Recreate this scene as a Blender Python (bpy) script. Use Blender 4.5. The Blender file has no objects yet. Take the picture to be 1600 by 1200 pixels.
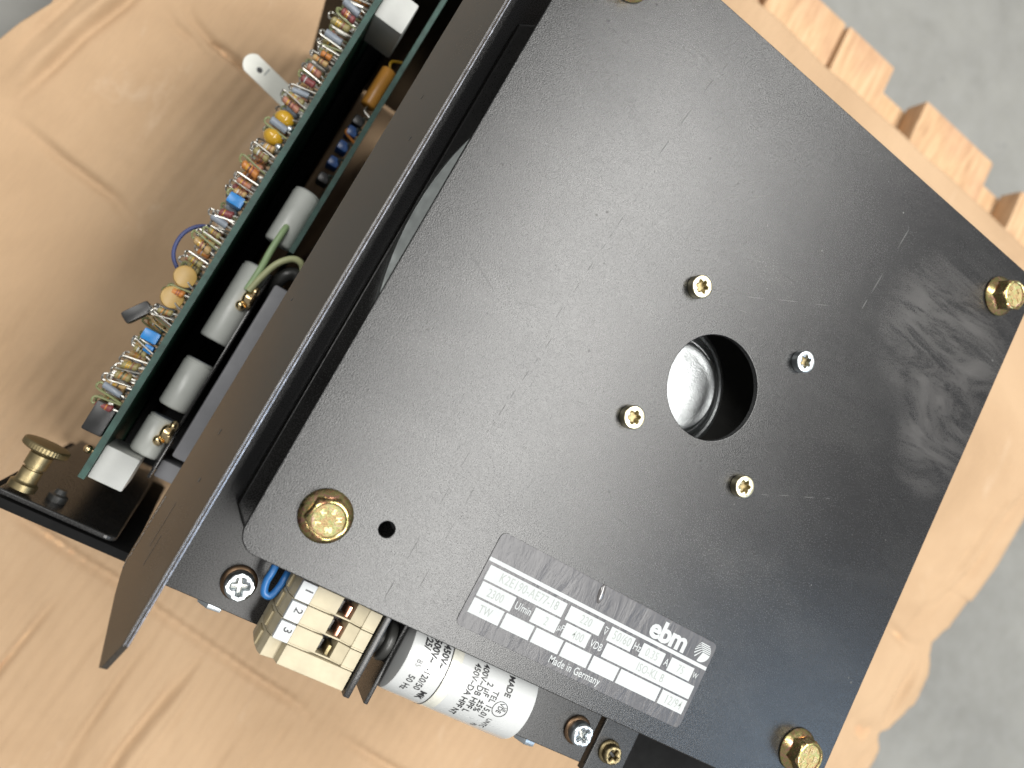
import bpy, bmesh, math, random
from mathutils import Vector, Matrix, Euler
random.seed(7)
scene = bpy.context.scene
COL = scene.collection
S = 0.21            # one building unit is the edge of the fan plate: 0.21 m

# ------------------------------------------------------------------ camera
cam_d = bpy.data.cameras.new("camera")
cam = bpy.data.objects.new("camera", cam_d)
COL.objects.link(cam)
Rm = Matrix(((0.8114573, 0.4723028, 0.3441904), (0.4924164, -0.8697501, 0.0325708), (0.3147429, 0.1430552, -0.9383348)))
ax, ay, az = Rm[0], -Vector(Rm[1]), -Vector(Rm[2])
M = Matrix((ax, ay, az)).transposed().to_4x4()
M.translation = Vector((-0.11533152, 0.19649615, 0.9794027)) * S
cam.matrix_world = M
cam_d.sensor_width = 36.0
cam_d.lens = 1201.997 / 1600 * 36.0
cam_d.clip_start = 0.005
cam_d.clip_end = 50
cam_d.dof.use_dof = True
cam_d.dof.focus_distance = 1.12 * S
cam_d.dof.aperture_fstop = 10.4
scene.camera = cam

# ------------------------------------------------------------------ world, lamps, exposure
world = bpy.data.worlds.new("World")
scene.world = world
world.use_nodes = True
bg = world.node_tree.nodes["Background"]
bg.inputs[0].default_value = (0.97, 0.97, 0.97, 1)
bg.inputs[1].default_value = 0.32

def area(name, loc, target, sx, sy, power, color):
    l = bpy.data.lights.new(name, 'AREA')
    l.shape = 'RECTANGLE'; l.size = sx * S; l.size_y = sy * S
    l.energy = power; l.color = color
    o = bpy.data.objects.new(name, l); COL.objects.link(o)
    o.location = Vector(loc) * S
    d = (Vector(target) - Vector(loc)).normalized()
    o.rotation_euler = d.to_track_quat('-Z', 'Y').to_euler()
    return o
area("roof_light", (3.25, 1.8, 8.0), (3.25, 1.8, 0), 3.1, 10.8, 71.0, (1.0, 0.985, 0.95))
area("left_fill_light", (-5.2, 2.4, 8.0), (-2.0, 1.2, 0), 2.4, 8.0, 24.0, (1.0, 0.985, 0.95))  # added fill lamp, lifts the shadowed cardboard on the left
area("door_light", (7.8, -1.1, 6.0), (1.0, 0.05, 0), 3.0, 2.4, 4.6, (0.52, 0.74, 1.0))
scene.view_settings.view_transform = 'Standard'
scene.view_settings.look = 'None'
scene.view_settings.exposure = 0.0
scene.view_settings.gamma = 1.0

# ------------------------------------------------------------------ materials
def srgb(r, g, b):
    f = lambda c: (c / 255 / 12.92) if c / 255 <= 0.04045 else ((c / 255 + 0.055) / 1.055) ** 2.4
    return (f(r), f(g), f(b), 1)

class NT:
    def __init__(s, name):
        s.m = bpy.data.materials.new(name); s.m.use_nodes = True
        s.t = s.m.node_tree; s.b = s.t.nodes["Principled BSDF"]
        s.tc = s.t.nodes.new("ShaderNodeTexCoord")
    def new(s, k): return s.t.nodes.new(k)
    def link(s, a, b): s.t.links.new(a, b)
    def mapped(s, scale=(1, 1, 1), rot=(0, 0, 0), loc=(0, 0, 0)):
        mp = s.new("ShaderNodeMapping"); mp.inputs['Scale'].default_value = scale
        mp.inputs['Rotation'].default_value = rot; mp.inputs['Location'].default_value = loc
        s.link(s.tc.outputs['Object'], mp.inputs['Vector']); return mp.outputs[0]
    def noise(s, scale, detail=3, rough=0.55, vec=None, dist=0.0):
        n = s.new("ShaderNodeTexNoise"); n.inputs['Scale'].default_value = scale
        n.inputs['Detail'].default_value = detail; n.inputs['Roughness'].default_value = rough
        n.inputs['Distortion'].default_value = dist
        s.link(vec if vec is not None else s.tc.outputs['Object'], n.inputs['Vector']); return n.outputs['Fac']
    def ramp(s, fac, stops):
        r = s.new("ShaderNodeValToRGB"); e = r.color_ramp.elements
        while len(e) < len(stops): e.new(0.5)
        for k, (p, c) in enumerate(stops):
            e[k].position = p; e[k].color = c if len(c) == 4 else (*c, 1)
        s.link(fac, r.inputs[0]); return r.outputs[0]
    def rng(s, fac, a, b, c, d):
        n = s.new("ShaderNodeMapRange")
        for i, v in enumerate((a, b, c, d)): n.inputs[i + 1].default_value = v
        s.link(fac, n.inputs[0]); return n.outputs[0]
    def mix(s, fac, a, b, blend='MIX'):
        n = s.new("ShaderNodeMix"); n.data_type = 'RGBA'; n.blend_type = blend
        for v, i in ((fac, 0), (a, 6), (b, 7)):
            if hasattr(v, 'is_linked'): s.link(v, n.inputs[i])
            else: n.inputs[i].default_value = v
        return n.outputs[2]
    def math(s, op, a, b=0.0):
        n = s.new("ShaderNodeMath"); n.operation = op
        for i, v in enumerate((a, b)):
            if hasattr(v, 'is_linked'): s.link(v, n.inputs[i])
            else: n.inputs[i].default_value = v
        return n.outputs[0]
    def bump(s, h, strength, dist, normal=None):
        n = s.new("ShaderNodeBump"); n.inputs['Strength'].default_value = strength; n.inputs['Distance'].default_value = dist
        s.link(h, n.inputs['Height'])
        if normal is not None: s.link(normal, n.inputs['Normal'])
        s.link(n.outputs[0], s.b.inputs['Normal']); return n.outputs[0]
    def set(s, **k):
        for a, v in k.items():
            a = {'color': 'Base Color', 'rough': 'Roughness', 'metal': 'Metallic', 'spec': 'Specular IOR Level',
                 'coat': 'Coat Weight', 'coatr': 'Coat Roughness', 'trans': 'Transmission Weight', 'aniso': 'Anisotropic'}[a]
            if hasattr(v, 'is_linked'): s.link(v, s.b.inputs[a])
            else: s.b.inputs[a].default_value = v
        return s

def simple(name, col, rough=0.5, metal=0.0, spec=0.5, var=0.12, nscale=150, bump=0.0, bscale=900, **k):
    n = NT(name)
    c2 = tuple(min(1, x * (1 + var)) for x in col[:3]) + (1,); c1 = tuple(x * (1 - var) for x in col[:3]) + (1,)
    n.set(color=n.ramp(n.noise(nscale), [(0.3, c1), (0.7, c2)]), metal=metal, spec=spec,
          rough=n.rng(n.noise(nscale * 2.3), 0.3, 0.7, max(0.02, rough - 0.06), rough + 0.06), **k)
    if bump: n.bump(n.noise(bscale, 4), bump, 0.0004)
    return n.m

def powder(name, col, r0, r1, bump=0.35, grain=2100, dust=True):
    n = NT(name)
    gr = n.noise(grain, 2, 0.6)
    big = n.noise(13, 5, 0.6, dist=0.6)
    speck = n.noise(2600, 1)
    base = n.ramp(speck, [(0.30, tuple(x * 0.72 for x in col)), (0.62, col), (0.78, tuple(x * 1.9 for x in col))])
    if dust:
        sm = n.noise(22, 6, 0.62, vec=n.mapped((1.6, 0.7, 1), (0, 0, 0.5)), dist=1.2)
        dm = n.rng(sm, 0.52, 0.74, 0, 0.35)
        base = n.mix(dm, base, (0.075, 0.072, 0.066, 1))
    n.set(color=base, spec=0.5, rough=n.math('ADD', n.rng(big, 0.3, 0.7, r0, r1), n.rng(speck, 0.35, 0.7, -0.04, 0.05)))
    n.bump(gr, bump, 0.00010)
    return n.m

def plate_mat():
    n = NT("satin_black_powder_coat")
    gr = n.noise(2700, 1.5, 0.7)
    speck = n.noise(2450, 1)
    base = n.ramp(speck, [(0.30, (0.007, 0.007, 0.0075)), (0.60, (0.012, 0.012, 0.0125)), (0.76, (0.038, 0.038, 0.037))])
    # rubbed greasy hand smears near the right corner, and faint wiping over the rest
    sx = n.new("ShaderNodeSeparateXYZ"); n.link(n.tc.outputs['Object'], sx.inputs[0])
    def blob(cx, cy, rx, ry):
        a = n.math('DIVIDE', n.math('SUBTRACT', sx.outputs[0], cx * S), rx * S)
        b = n.math('DIVIDE', n.math('SUBTRACT', sx.outputs[1], cy * S), ry * S)
        d = n.math('ADD', n.math('MULTIPLY', a, a), n.math('MULTIPLY', b, b))
        return n.rng(d, 0.2, 1.0, 1.0, 0.0)
    st = n.noise(55, 6, 0.7, vec=n.mapped((0.35, 1.6, 1), (0, 0, 0.95)), dist=1.5)
    mask = n.math('MAXIMUM', blob(0.87, 0.80, 0.17, 0.16), blob(0.93, 0.66, 0.10, 0.13))
    smear = n.math('MULTIPLY', mask, n.rng(st, 0.40, 0.62, 0.0, 1.0))
    fine = n.noise(30, 6, 0.65, vec=n.mapped((0.5, 1.5, 1), (0, 0, 0.3)), dist=0.8)
    base = n.mix(n.math('MULTIPLY', smear, 0.36), base, (0.10, 0.093, 0.088, 1))
    base = n.mix(n.rng(fine, 0.5, 0.8, 0.0, 0.18), base, (0.09, 0.09, 0.085, 1))
    r = n.rng(n.noise(17, 5, 0.6, dist=0.5), 0.3, 0.7, 0.215, 0.265)
    r = n.math('ADD', r, n.math('MULTIPLY', smear, 0.12))
    r = n.math('ADD', r, n.rng(speck, 0.3, 0.7, -0.04, 0.05))
    n.set(color=base, rough=r, spec=0.55)
    n.bump(gr, 0.6, 0.00010)
    return n.m

def zinc_yellow():
    n = NT("yellow_passivated_zinc")
    c = n.ramp(n.noise(330, 4, 0.6, dist=1.5), [(0.30, (0.46, 0.20, 0.12)), (0.43, (0.62, 0.38, 0.20)), (0.50, (0.46, 0.48, 0.18)),
                                             (0.57, (0.68, 0.46, 0.24)), (0.70, (0.70, 0.36, 0.30))])
    n.set(color=c, metal=1.0, rough=n.rng(n.noise(700), 0.3, 0.7, 0.16, 0.34)); n.bump(n.noise(1300, 3), 0.25, 0.0002)
    return n.m

def zinc_top():
    n = NT("stamped_yellow_zinc_face")
    c = n.ramp(n.noise(420, 4, 0.6, dist=1.5), [(0.30, (0.34, 0.21, 0.14)), (0.45, (0.42, 0.31, 0.15)), (0.52, (0.32, 0.37, 0.16)), (0.60, (0.44, 0.31, 0.20)), (0.72, (0.44, 0.28, 0.25))])
    n.set(color=c, metal=1.0, rough=n.rng(n.noise(900), 0.3, 0.7, 0.42, 0.6)); n.bump(n.noise(1100, 4, 0.7), 0.8, 0.0006)
    return n.m

def cardboard_mat():
    n = NT("brown_cardboard")
    fib = n.noise(260, 6, 0.7, vec=n.mapped((3.0, 0.35, 1)))
    mot = n.noise(9, 5, 0.55, dist=0.6)
    sp = n.noise(520, 3, 0.7)
    c = n.ramp(mot, [(0.3, (0.355, 0.238, 0.141)), (0.5, (0.41, 0.278, 0.168)), (0.72, (0.47, 0.326, 0.202))])
    c = n.mix(n.rng(fib, 0.3, 0.75, 0.0, 0.22), c, (0.56, 0.37, 0.21, 1))
    c = n.mix(n.rng(sp, 0.66, 0.76, 0.0, 0.35), c, (0.36, 0.22, 0.12, 1))
    # white scuffs where the liner is rubbed
    sc = n.noise(24, 7, 0.72, vec=n.mapped((1.5, 0.6, 1), (0, 0, 0.3)), dist=0.8)
    c = n.mix(n.rng(sc, 0.60, 0.74, 0.0, 0.22), c, (0.66, 0.54, 0.42, 1))
    n.set(color=c, rough=0.78, spec=0.25)
    h = n.math('ADD', n.math('MULTIPLY', n.noise(38, 5, 0.55, dist=0.4), 1.0), n.math('MULTIPLY', fib, 0.10))
    n.bump(h, 0.28, 0.004)
    return n.m

def wood_mat():
    n = NT("sawn_pallet_wood")
    info = n.new("ShaderNodeObjectInfo")
    add = n.new("ShaderNodeVectorMath"); add.operation = 'ADD'
    n.link(n.mapped((1, 0.09, 1)), add.inputs[0])
    cmb = n.new("ShaderNodeCombineXYZ"); n.link(n.math('MULTIPLY', info.outputs['Random'], 9.0), cmb.inputs[0]); n.link(info.outputs['Random'], cmb.inputs[2])
    n.link(cmb.outputs[0], add.inputs[1])
    g = n.noise(190, 6, 0.7, vec=add.outputs[0], dist=0.8)
    b = n.noise(16, 4)
    c = n.ramp(g, [(0.28, (0.36, 0.21, 0.11)), (0.5, (0.53, 0.34, 0.19)), (0.7, (0.62, 0.43, 0.26))])
    c = n.mix(n.rng(b, 0.48, 0.72, 0, 0.6), c, (0.40, 0.22, 0.14, 1))
    k = n.new("ShaderNodeTexVoronoi"); k.inputs['Scale'].default_value = 22; n.link(add.outputs[0], k.inputs['Vector'])
    c = n.mix(n.rng(k.outputs['Distance'], 0.03, 0.13, 0.75, 0.0), c, (0.16, 0.085, 0.04, 1))
    n.set(color=c, rough=0.72, spec=0.3); n.bump(g, 0.5, 0.0012)
    return n.m

def concrete_mat():
    n = NT("grey_concrete")
    a = n.noise(7, 7, 0.62, dist=0.4); b = n.noise(60, 5, 0.7); s = n.noise(28, 3, 0.5)
    c = n.ramp(a, [(0.28, (0.180, 0.178, 0.163)), (0.5, (0.225, 0.223, 0.205)), (0.72, (0.27, 0.268, 0.246))])
    c = n.mix(n.rng(b, 0.4, 0.8, 0, 0.4), c, (0.28, 0.28, 0.27, 1))
    c = n.mix(n.rng(s, 0.70, 0.80, 0, 0.8), c, (0.16, 0.16, 0.155, 1))
    n.set(color=c, rough=0.6, spec=0.4); n.bump(b, 0.3, 0.002)
    return n.m

MAT = dict(
    plate=plate_mat(),
    black=powder("black_powder_coat", (0.020, 0.0195, 0.019), 0.24, 0.34, 0.22, 1500),
    gloss=powder("gloss_black_paint", (0.017, 0.0165, 0.016), 0.13, 0.22, 0.10, 1100),
    flange=powder('brown_tinted_black_paint', (0.034, 0.027, 0.020), 0.15, 0.25, 0.12, 1300),  # black paint with a brown tint in its base colour
    edge=simple("cut_edge_highlight", (0.46, 0.48, 0.54, 1), 0.25, 0.9, var=0.12, nscale=160),
    dark=simple("interior_shade_black", (0.007, 0.007, 0.007, 1), 0.8, 0.0, 0.15),  # near black, puts the shade of the interior into the colour
    label=None, zinc=zinc_yellow(), zinc_top=zinc_top(),
    zinc_mark=simple('stamped_mark_edge', (0.62, 0.45, 0.24, 1), 0.4, 1.0),
    gold=simple("golden_plated_steel", (0.78, 0.60, 0.34, 1), 0.22, 1.0, var=0.15, bump=0.15),
    pale_gold=simple("pale_yellow_zinc", (0.62, 0.57, 0.40, 1), 0.32, 1.0, var=0.12, bump=0.2),
    silver=simple("bright_zinc", (0.60, 0.64, 0.66, 1), 0.33, 1.0, var=0.1, bump=0.2),
    galv=simple("galvanised_motor_shell", (0.36, 0.375, 0.38, 1), 0.42, 1.0, var=0.14, nscale=260, bump=0.3, bscale=1500),
    alu=simple("dull_grey_impeller_metal", (0.50, 0.54, 0.53, 1), 0.5, 0.35, var=0.15),
    brass=simple("aged_brass", (0.26, 0.21, 0.115, 1), 0.45, 1.0, var=0.25, bump=0.2),
    bronze=simple('brown_spring_washer', (0.20, 0.13, 0.08, 1), 0.4, 1.0), copper=simple("copper_clip", (0.78, 0.40, 0.28, 1), 0.3, 1.0),
    pcb=simple("green_circuit_board", (0.012, 0.050, 0.032, 1), 0.35, var=0.3),
    pcbedge=simple("cut_glass_fibre_edge", (0.022, 0.066, 0.052, 1), 0.5, var=0.3, nscale=400),
    white_plastic=simple("white_nylon", (0.62, 0.63, 0.60, 1), 0.45, var=0.05),
    cream=simple("cream_polyamide", (0.44, 0.385, 0.265, 1), 0.55, var=0.17, nscale=90, bump=0.15),
    cream_dark=simple("darker_cream_polyamide", (0.36, 0.30, 0.18, 1), 0.6, var=0.18, nscale=90),  # darker, more olive cream for the side ribs
    tag=simple("white_marker_plastic", (0.50, 0.52, 0.53, 1), 0.5, var=0.04),
    cable_tag=simple("white_cable_tag_plastic", (0.70, 0.70, 0.64, 1), 0.45, var=0.06),
    ink=simple("black_ink", (0.02, 0.02, 0.022, 1), 0.5),
    faded=simple("faded_dot_matrix_ink", (0.30, 0.32, 0.305, 1), 0.65, 0.0, 0.2),
    field=simple("white_label_print", (0.43, 0.45, 0.45, 1), 0.62, 0.0, 0.25, var=0.05),
    can=simple("white_capacitor_sleeve", (0.50, 0.51, 0.505, 1), 0.25, var=0.05, nscale=60, coat=0.4),
    tape=simple("yellowed_clear_tape", (0.58, 0.57, 0.50, 1), 0.14, var=0.12, nscale=220, coat=0.6),
    rubber=simple("black_rubber", (0.030, 0.030, 0.028, 1), 0.4),
    heat=simple("grey_silicone_block", (0.20, 0.202, 0.215, 1), 0.5, var=0.08),
    ecan=simple("white_electrolytic_sleeve", (0.60, 0.62, 0.58, 1), 0.35, var=0.06),
    r_orange=simple("orange_resistor", (0.48, 0.18, 0.04, 1), 0.4), r_tan=simple("tan_resistor", (0.42, 0.28, 0.12, 1), 0.4), r_olive=simple("olive_resistor", (0.26, 0.22, 0.09, 1), 0.4), r_brown=simple("brown_resistor", (0.20, 0.10, 0.05, 1), 0.4),
    r_pink=simple("pinkish_brown_resistor", (0.38, 0.17, 0.11, 1), 0.4), r_maroon=simple("maroon_resistor", (0.20, 0.05, 0.05, 1), 0.4),
    r_grey=simple("blue_grey_component", (0.22, 0.25, 0.29, 1), 0.35), r_green=simple("olive_lead", (0.20, 0.22, 0.10, 1), 0.4),
    lead=simple("tinned_lead_wire", (0.50, 0.49, 0.45, 1), 0.36, 1.0), tant=simple("mustard_tantalum", (0.52, 0.30, 0.02, 1), 0.22, coat=0.5),
    disc=simple("tan_disc_ceramic", (0.42, 0.27, 0.08, 1), 0.4), blue=simple("blue_film_capacitor", (0.02, 0.20, 0.52, 1), 0.3),
    dkblue=simple("dark_blue_capacitor", (0.02, 0.07, 0.22, 1), 0.3), bluewire=simple("blue_wire_sleeve", (0.020, 0.13, 0.36, 1), 0.4),
    navywire=simple("navy_wire_sleeve", (0.04, 0.055, 0.16, 1), 0.5), greenwire=simple("pale_green_wire_sleeve", (0.33, 0.46, 0.24, 1), 0.45),
    yellowwire=simple("yellow_green_wire_sleeve", (0.46, 0.48, 0.26, 1), 0.45), ic=simple("black_epoxy", (0.018, 0.018, 0.018, 1), 0.35),
    orange_film=simple("orange_film_capacitor", (0.50, 0.23, 0.04, 1), 0.35),
    card=cardboard_mat(), wood=wood_mat(), floor=concrete_mat(),
    bare=simple('scraped_bare_metal', (0.42, 0.42, 0.42, 1), 0.45, 0.6), scratch=simple("scratched_paint", (0.085, 0.085, 0.082, 1), 0.5), scratch_recess=simple("dark_scratch_and_recess", (0.012, 0.012, 0.012, 1), 0.36),  # darkest black: scratches, plus shade painted into screw and terminal recesses
)
def label_mat():
    n = NT("black_vinyl_label")
    w = n.noise(110, 5, 0.6, vec=n.mapped((1.6, 0.5, 1), (0, 0, -0.35)), dist=0.6)
    n.set(color=n.ramp(n.noise(60, 4), [(0.3, (0.045, 0.044, 0.048)), (0.7, (0.062, 0.060, 0.064))]), rough=0.36, spec=0.5)
    n.bump(w, 0.35, 0.0012)
    return n.m
MAT['label'] = label_mat()
MAT['blister'] = simple('raised_vinyl_blister', (0.09, 0.085, 0.085, 1), 0.14, 0.0, 0.8, coat=0.8)

# ------------------------------------------------------------------ mesh helpers
def tag(o, label=None, cat=None, group=None, kind=None):
    for k, v in (('label', label), ('category', cat), ('group', group), ('kind', kind)):
        if v: o[k] = v
    return o
def link(o, parent=None):
    COL.objects.link(o)
    if parent: o.parent = parent
    return o
def empty(name, loc, label, cat, group=None):
    o = bpy.data.objects.new(name, None); o.location = loc; o.empty_display_size = 0.02
    link(o); return tag(o, label, cat, group)

class MB:
    """collects shapes in building units; build() links them as one mesh object"""
    def __init__(s): s.v = []; s.f = []; s.m = []; s.mats = []; s.flat = False
    def mi(s, mat):
        if mat not in s.mats: s.mats.append(mat)
        return s.mats.index(mat)
    def add(s, vs, fs, mat):
        b = len(s.v); s.v += [Vector(p) for p in vs]; k = s.mi(mat)
        for f in fs: s.f.append([b + i for i in f]); s.m.append(k)
        return s
    def box(s, x0, x1, y0, y1, z0, z1, mat, bev=0.0, M=None):
        bm = bmesh.new(); bmesh.ops.create_cube(bm, size=1.0)
        for q in bm.verts: q.co = Vector(((x0 + x1) / 2 + q.co.x * (x1 - x0), (y0 + y1) / 2 + q.co.y * (y1 - y0), (z0 + z1) / 2 + q.co.z * (z1 - z0)))
        if bev: bmesh.ops.bevel(bm, geom=bm.edges[:], offset=bev, segments=2, profile=0.6, affect='EDGES')
        s.from_bm(bm, mat, M); return s
    def from_bm(s, bm, mat, M=None):
        bm.verts.index_update()
        s.add([(M @ q.co if M else q.co.copy()) for q in bm.verts], [[q.index for q in f.verts] for f in bm.faces], mat); bm.free()
    def lathe(s, prof, mat, org=(0, 0, 0), axis=(0, 0, 1), n=40, cap0=True, cap1=True):
        a = Vector(axis).normalized(); u = a.orthogonal().normalized(); w = a.cross(u); o = Vector(org); vs = []; fs = []
        for r, h in prof:
            for k in range(n):
                t = 2 * math.pi * k / n; vs.append(o + a * h + (u * math.cos(t) + w * math.sin(t)) * r)
        for i in range(len(prof) - 1):
            for k in range(n): fs.append([i * n + k, i * n + (k + 1) % n, (i + 1) * n + (k + 1) % n, (i + 1) * n + k])
        if cap0: fs.append(list(range(n))[::-1])
        if cap1: fs.append([(len(prof) - 1) * n + k for k in range(n)])
        return s.add(vs, fs, mat)
    def cyl(s, p0, p1, r, mat, n=14, bev=0.0):
        p0 = Vector(p0); p1 = Vector(p1); L = (p1 - p0).length
        pr = [(r, 0), (r, L)] if not bev else [(r - bev, 0), (r - bev * .3, bev * .3), (r, bev), (r, L - bev), (r - bev * .3, L - bev * .3), (r - bev, L)]
        return s.lathe(pr, mat, p0, p1 - p0, n)
    def tube(s, pts, r, mat, n=8, sub=5):
        P = [Vector(p) for p in pts]; Q = []
        for i in range(len(P) - 1):
            a = P[max(i - 1, 0)]; b = P[i]; c = P[i + 1]; d = P[min(i + 2, len(P) - 1)]
            for k in range(sub):
                t = k / sub
                Q.append(0.5 * ((2 * b) + (-a + c) * t + (2 * a - 5 * b + 4 * c - d) * t * t + (-a + 3 * b - 3 * c + d) * t ** 3))
        Q.append(P[-1]); vs = []; fs = []; prev = None
        for i, q in enumerate(Q):
            tn = (Q[min(i + 1, len(Q) - 1)] - Q[max(i - 1, 0)]).normalized()
            u = tn.orthogonal().normalized() if prev is None else (prev - tn * prev.dot(tn)).normalized()
            prev = u; w = tn.cross(u)
            for k in range(n):
                t = 2 * math.pi * k / n; vs.append(q + (u * math.cos(t) + w * math.sin(t)) * r)
        for i in range(len(Q) - 1):
            for k in range(n): fs.append([i * n + k, i * n + (k + 1) % n, (i + 1) * n + (k + 1) % n, (i + 1) * n + k])
        fs.append(list(range(n))[::-1]); fs.append([(len(Q) - 1) * n + k for k in range(n)])
        return s.add(vs, fs, mat)
    def sphere(s, c, r, mat, sc=(1, 1, 1), n=14):
        bm = bmesh.new(); bmesh.ops.create_uvsphere(bm, u_segments=n, v_segments=max(6, n // 2 + 2), radius=r)
        s.from_bm(bm, mat, Matrix.Translation(c) @ Matrix.Diagonal((*sc, 1))); return s
    def sheet(s, polys, z0, z1, mat, bev=0.0, res=2, M=None):
        """flat sheet from outlines (first = outside, others = holes) filled as a 2D curve"""
        cu = bpy.data.curves.new("outline", 'CURVE'); cu.dimensions = '2D'; cu.fill_mode = 'BOTH'
        cu.extrude = max((z1 - z0) / 2 - bev, 0.0); cu.bevel_depth = bev; cu.bevel_resolution = res; cu.offset = -bev
        for p in polys:
            sp = cu.splines.new('POLY'); sp.points.add(len(p) - 1); sp.use_cyclic_u = True
            for q, c in zip(sp.points, p): q.co = (c[0], c[1], 0, 1)
        ob = bpy.data.objects.new("outline", cu); COL.objects.link(ob)
        dg = bpy.context.evaluated_depsgraph_get(); me = bpy.data.meshes.new_from_object(ob.evaluated_get(dg))
        T = Matrix.Translation((0, 0, (z0 + z1) / 2))
        if M: T = M @ T
        bm = bmesh.new(); bm.from_mesh(me); bmesh.ops.remove_doubles(bm, verts=bm.verts, dist=1e-6)
        if max(abs(c[0] - polys[0][0][0]) + abs(c[1] - polys[0][0][1]) for c in polys[0]) > 0.06: s.flat = True
        s.from_bm(bm, mat, T)
        bpy.data.objects.remove(ob); bpy.data.curves.remove(cu); bpy.data.meshes.remove(me); return s
    def text(s, body, x, y, size, mat, z=0.0, align='LEFT', M=None, sx=1.0, bold=0.0, fn=None, ext=0.0, space=1.0):
        cu = bpy.data.curves.new("lettering", 'FONT'); cu.body = body; cu.size = size; cu.align_x = align
        cu.offset = bold; cu.extrude = ext; cu.resolution_u = 3; cu.space_character = space
        ob = bpy.data.objects.new("lettering", cu); COL.objects.link(ob)
        dg = bpy.context.evaluated_depsgraph_get(); me = bpy.data.meshes.new_from_object(ob.evaluated_get(dg))
        bm = bmesh.new(); bm.from_mesh(me)
        for q in bm.verts:
            p = Vector((x + q.co.x * sx, y + q.co.y, z + q.co.z))
            q.co = fn(p) if fn else (M @ p if M else p)
        s.from_bm(bm, mat); bpy.data.objects.remove(ob); bpy.data.curves.remove(cu); bpy.data.meshes.remove(me); return s
    def build(s, name, parent=None, org=(0, 0, 0), smooth=35):
        me = bpy.data.meshes.new(name); o3 = Vector(org)
        me.from_pydata([tuple(p - o3) for p in s.v], [], s.f)
        for m in s.mats: me.materials.append(MAT[m] if isinstance(m, str) else m)
        me.polygons.foreach_set('material_index', s.m)
        bm = bmesh.new(); bm.from_mesh(me); bmesh.ops.recalc_face_normals(bm, faces=bm.faces); bm.to_mesh(me); bm.free()
        if s.flat: smooth = 0
        if smooth:
            me.polygons.foreach_set('use_smooth', [True] * len(me.polygons)); me.set_sharp_from_angle(angle=math.radians(smooth))
        o = bpy.data.objects.new(name, me); o.location = org
        link(o, parent)
        if parent: o.location = o3 - world_loc(parent)
        return o
def world_loc(o):
    v = Vector(o.location)
    while o.parent: o = o.parent; v += Vector(o.location)
    return v
def arc(cx, cy, r, a0, a1, n): return [(cx + r * math.cos(math.radians(a0 + (a1 - a0) * k / n)), cy + r * math.sin(math.radians(a0 + (a1 - a0) * k / n))) for k in range(n + 1)]
def rrect(x0, x1, y0, y1, r, n=6): return arc(x0 + r, y0 + r, r, 180, 270, n) + arc(x1 - r, y0 + r, r, 270, 360, n) + arc(x1 - r, y1 - r, r, 0, 90, n) + arc(x0 + r, y1 - r, r, 90, 180, n)
def circle(cx, cy, r, n=64): return arc(cx, cy, r, 0, 360 - 360 / n, n - 1)
def copy_tree(o, parent, loc, rot=None):
    c = o.copy(); COL.objects.link(c); c.parent = parent; c.location = loc
    if rot is not None: c.rotation_euler = rot
    for ch in o.children:
        d = ch.copy(); COL.objects.link(d); d.parent = c
    return c

# ------------------------------------------------------------------ floor
ZC = -1.28           # top of the cardboard
mb = MB(); mb.add([(-40, -40, -2.0), (40, -40, -2.0), (40, 40, -2.0), (-40, 40, -2.0)], [[0, 1, 2, 3]], 'floor')
tag(mb.build('floor', smooth=0), kind='structure')

# ------------------------------------------------------------------ pallet
pallet = empty('pallet', (0.9, 0.6, -2.0), 'wooden pallet with spaced planks lying under the cardboard on the grey concrete floor', 'pallet')
random.seed(3)
edges = [(-0.93, -0.52), (-0.30, 0.12), (0.36, 0.775), (0.80, 1.128), (1.142, 1.396), (1.595, 2.013), (2.205, 2.62)]
for i, (a, b) in enumerate(edges):
    bm = bmesh.new(); bmesh.ops.create_cube(bm, size=1)
    y1 = 2.35 + random.uniform(-0.012, 0.012); dz = -0.012 if i == 3 else random.uniform(-.003, 0.003)
    for q in bm.verts: q.co = Vector(((a + b) / 2 + q.co.x * (b - a), (y1 - 1.35) / 2 + q.co.y * (y1 + 1.35), -1.35 + dz + q.co.z * 0.10))
    bmesh.ops.subdivide_edges(bm, edges=[e for e in bm.edges if abs((e.verts[0].co - e.verts[1].co).y) > 1], cuts=40)
    bmesh.ops.bevel(bm, geom=[e for e in bm.edges if e.calc_face_angle(0) > 1], offset=0.010, segments=2, profile=0.6, affect='EDGES')
    for q in bm.verts: q.co.x += 0.006 * math.sin(q.co.y * 5 + i) + random.uniform(-.0015, .0015)
    m = MB(); m.from_bm(bm, 'wood'); m.build('plank', pallet, ((a + b) / 2, 0.5, -1.35), smooth=40)
for y0, y1 in ((2.04, 2.325), (0.42, 0.70), (-1.2, -0.95)):
    MB().box(-0.93, 2.62, y0, y1, -1.51, -1.402, 'wood', 0.008, ).build('stringer', pallet, (0.9, (y0 + y1) / 2, -1.45))
    for x0, x1 in ((-0.93, -0.45), (0.62, 1.1), (2.14, 2.62)):
        MB().box(x0, x1, y0, y1, -1.88, -1.512, 'wood', 0.01).build('block', pallet, ((x0 + x1) / 2, (y0 + y1) / 2, -1.7))
    MB().box(-0.93, 2.62, y0, y1, -1.995, -1.882, 'wood', 0.008).build('bottom_board', pallet, (0.9, (y0 + y1) / 2, -1.94))

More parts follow.
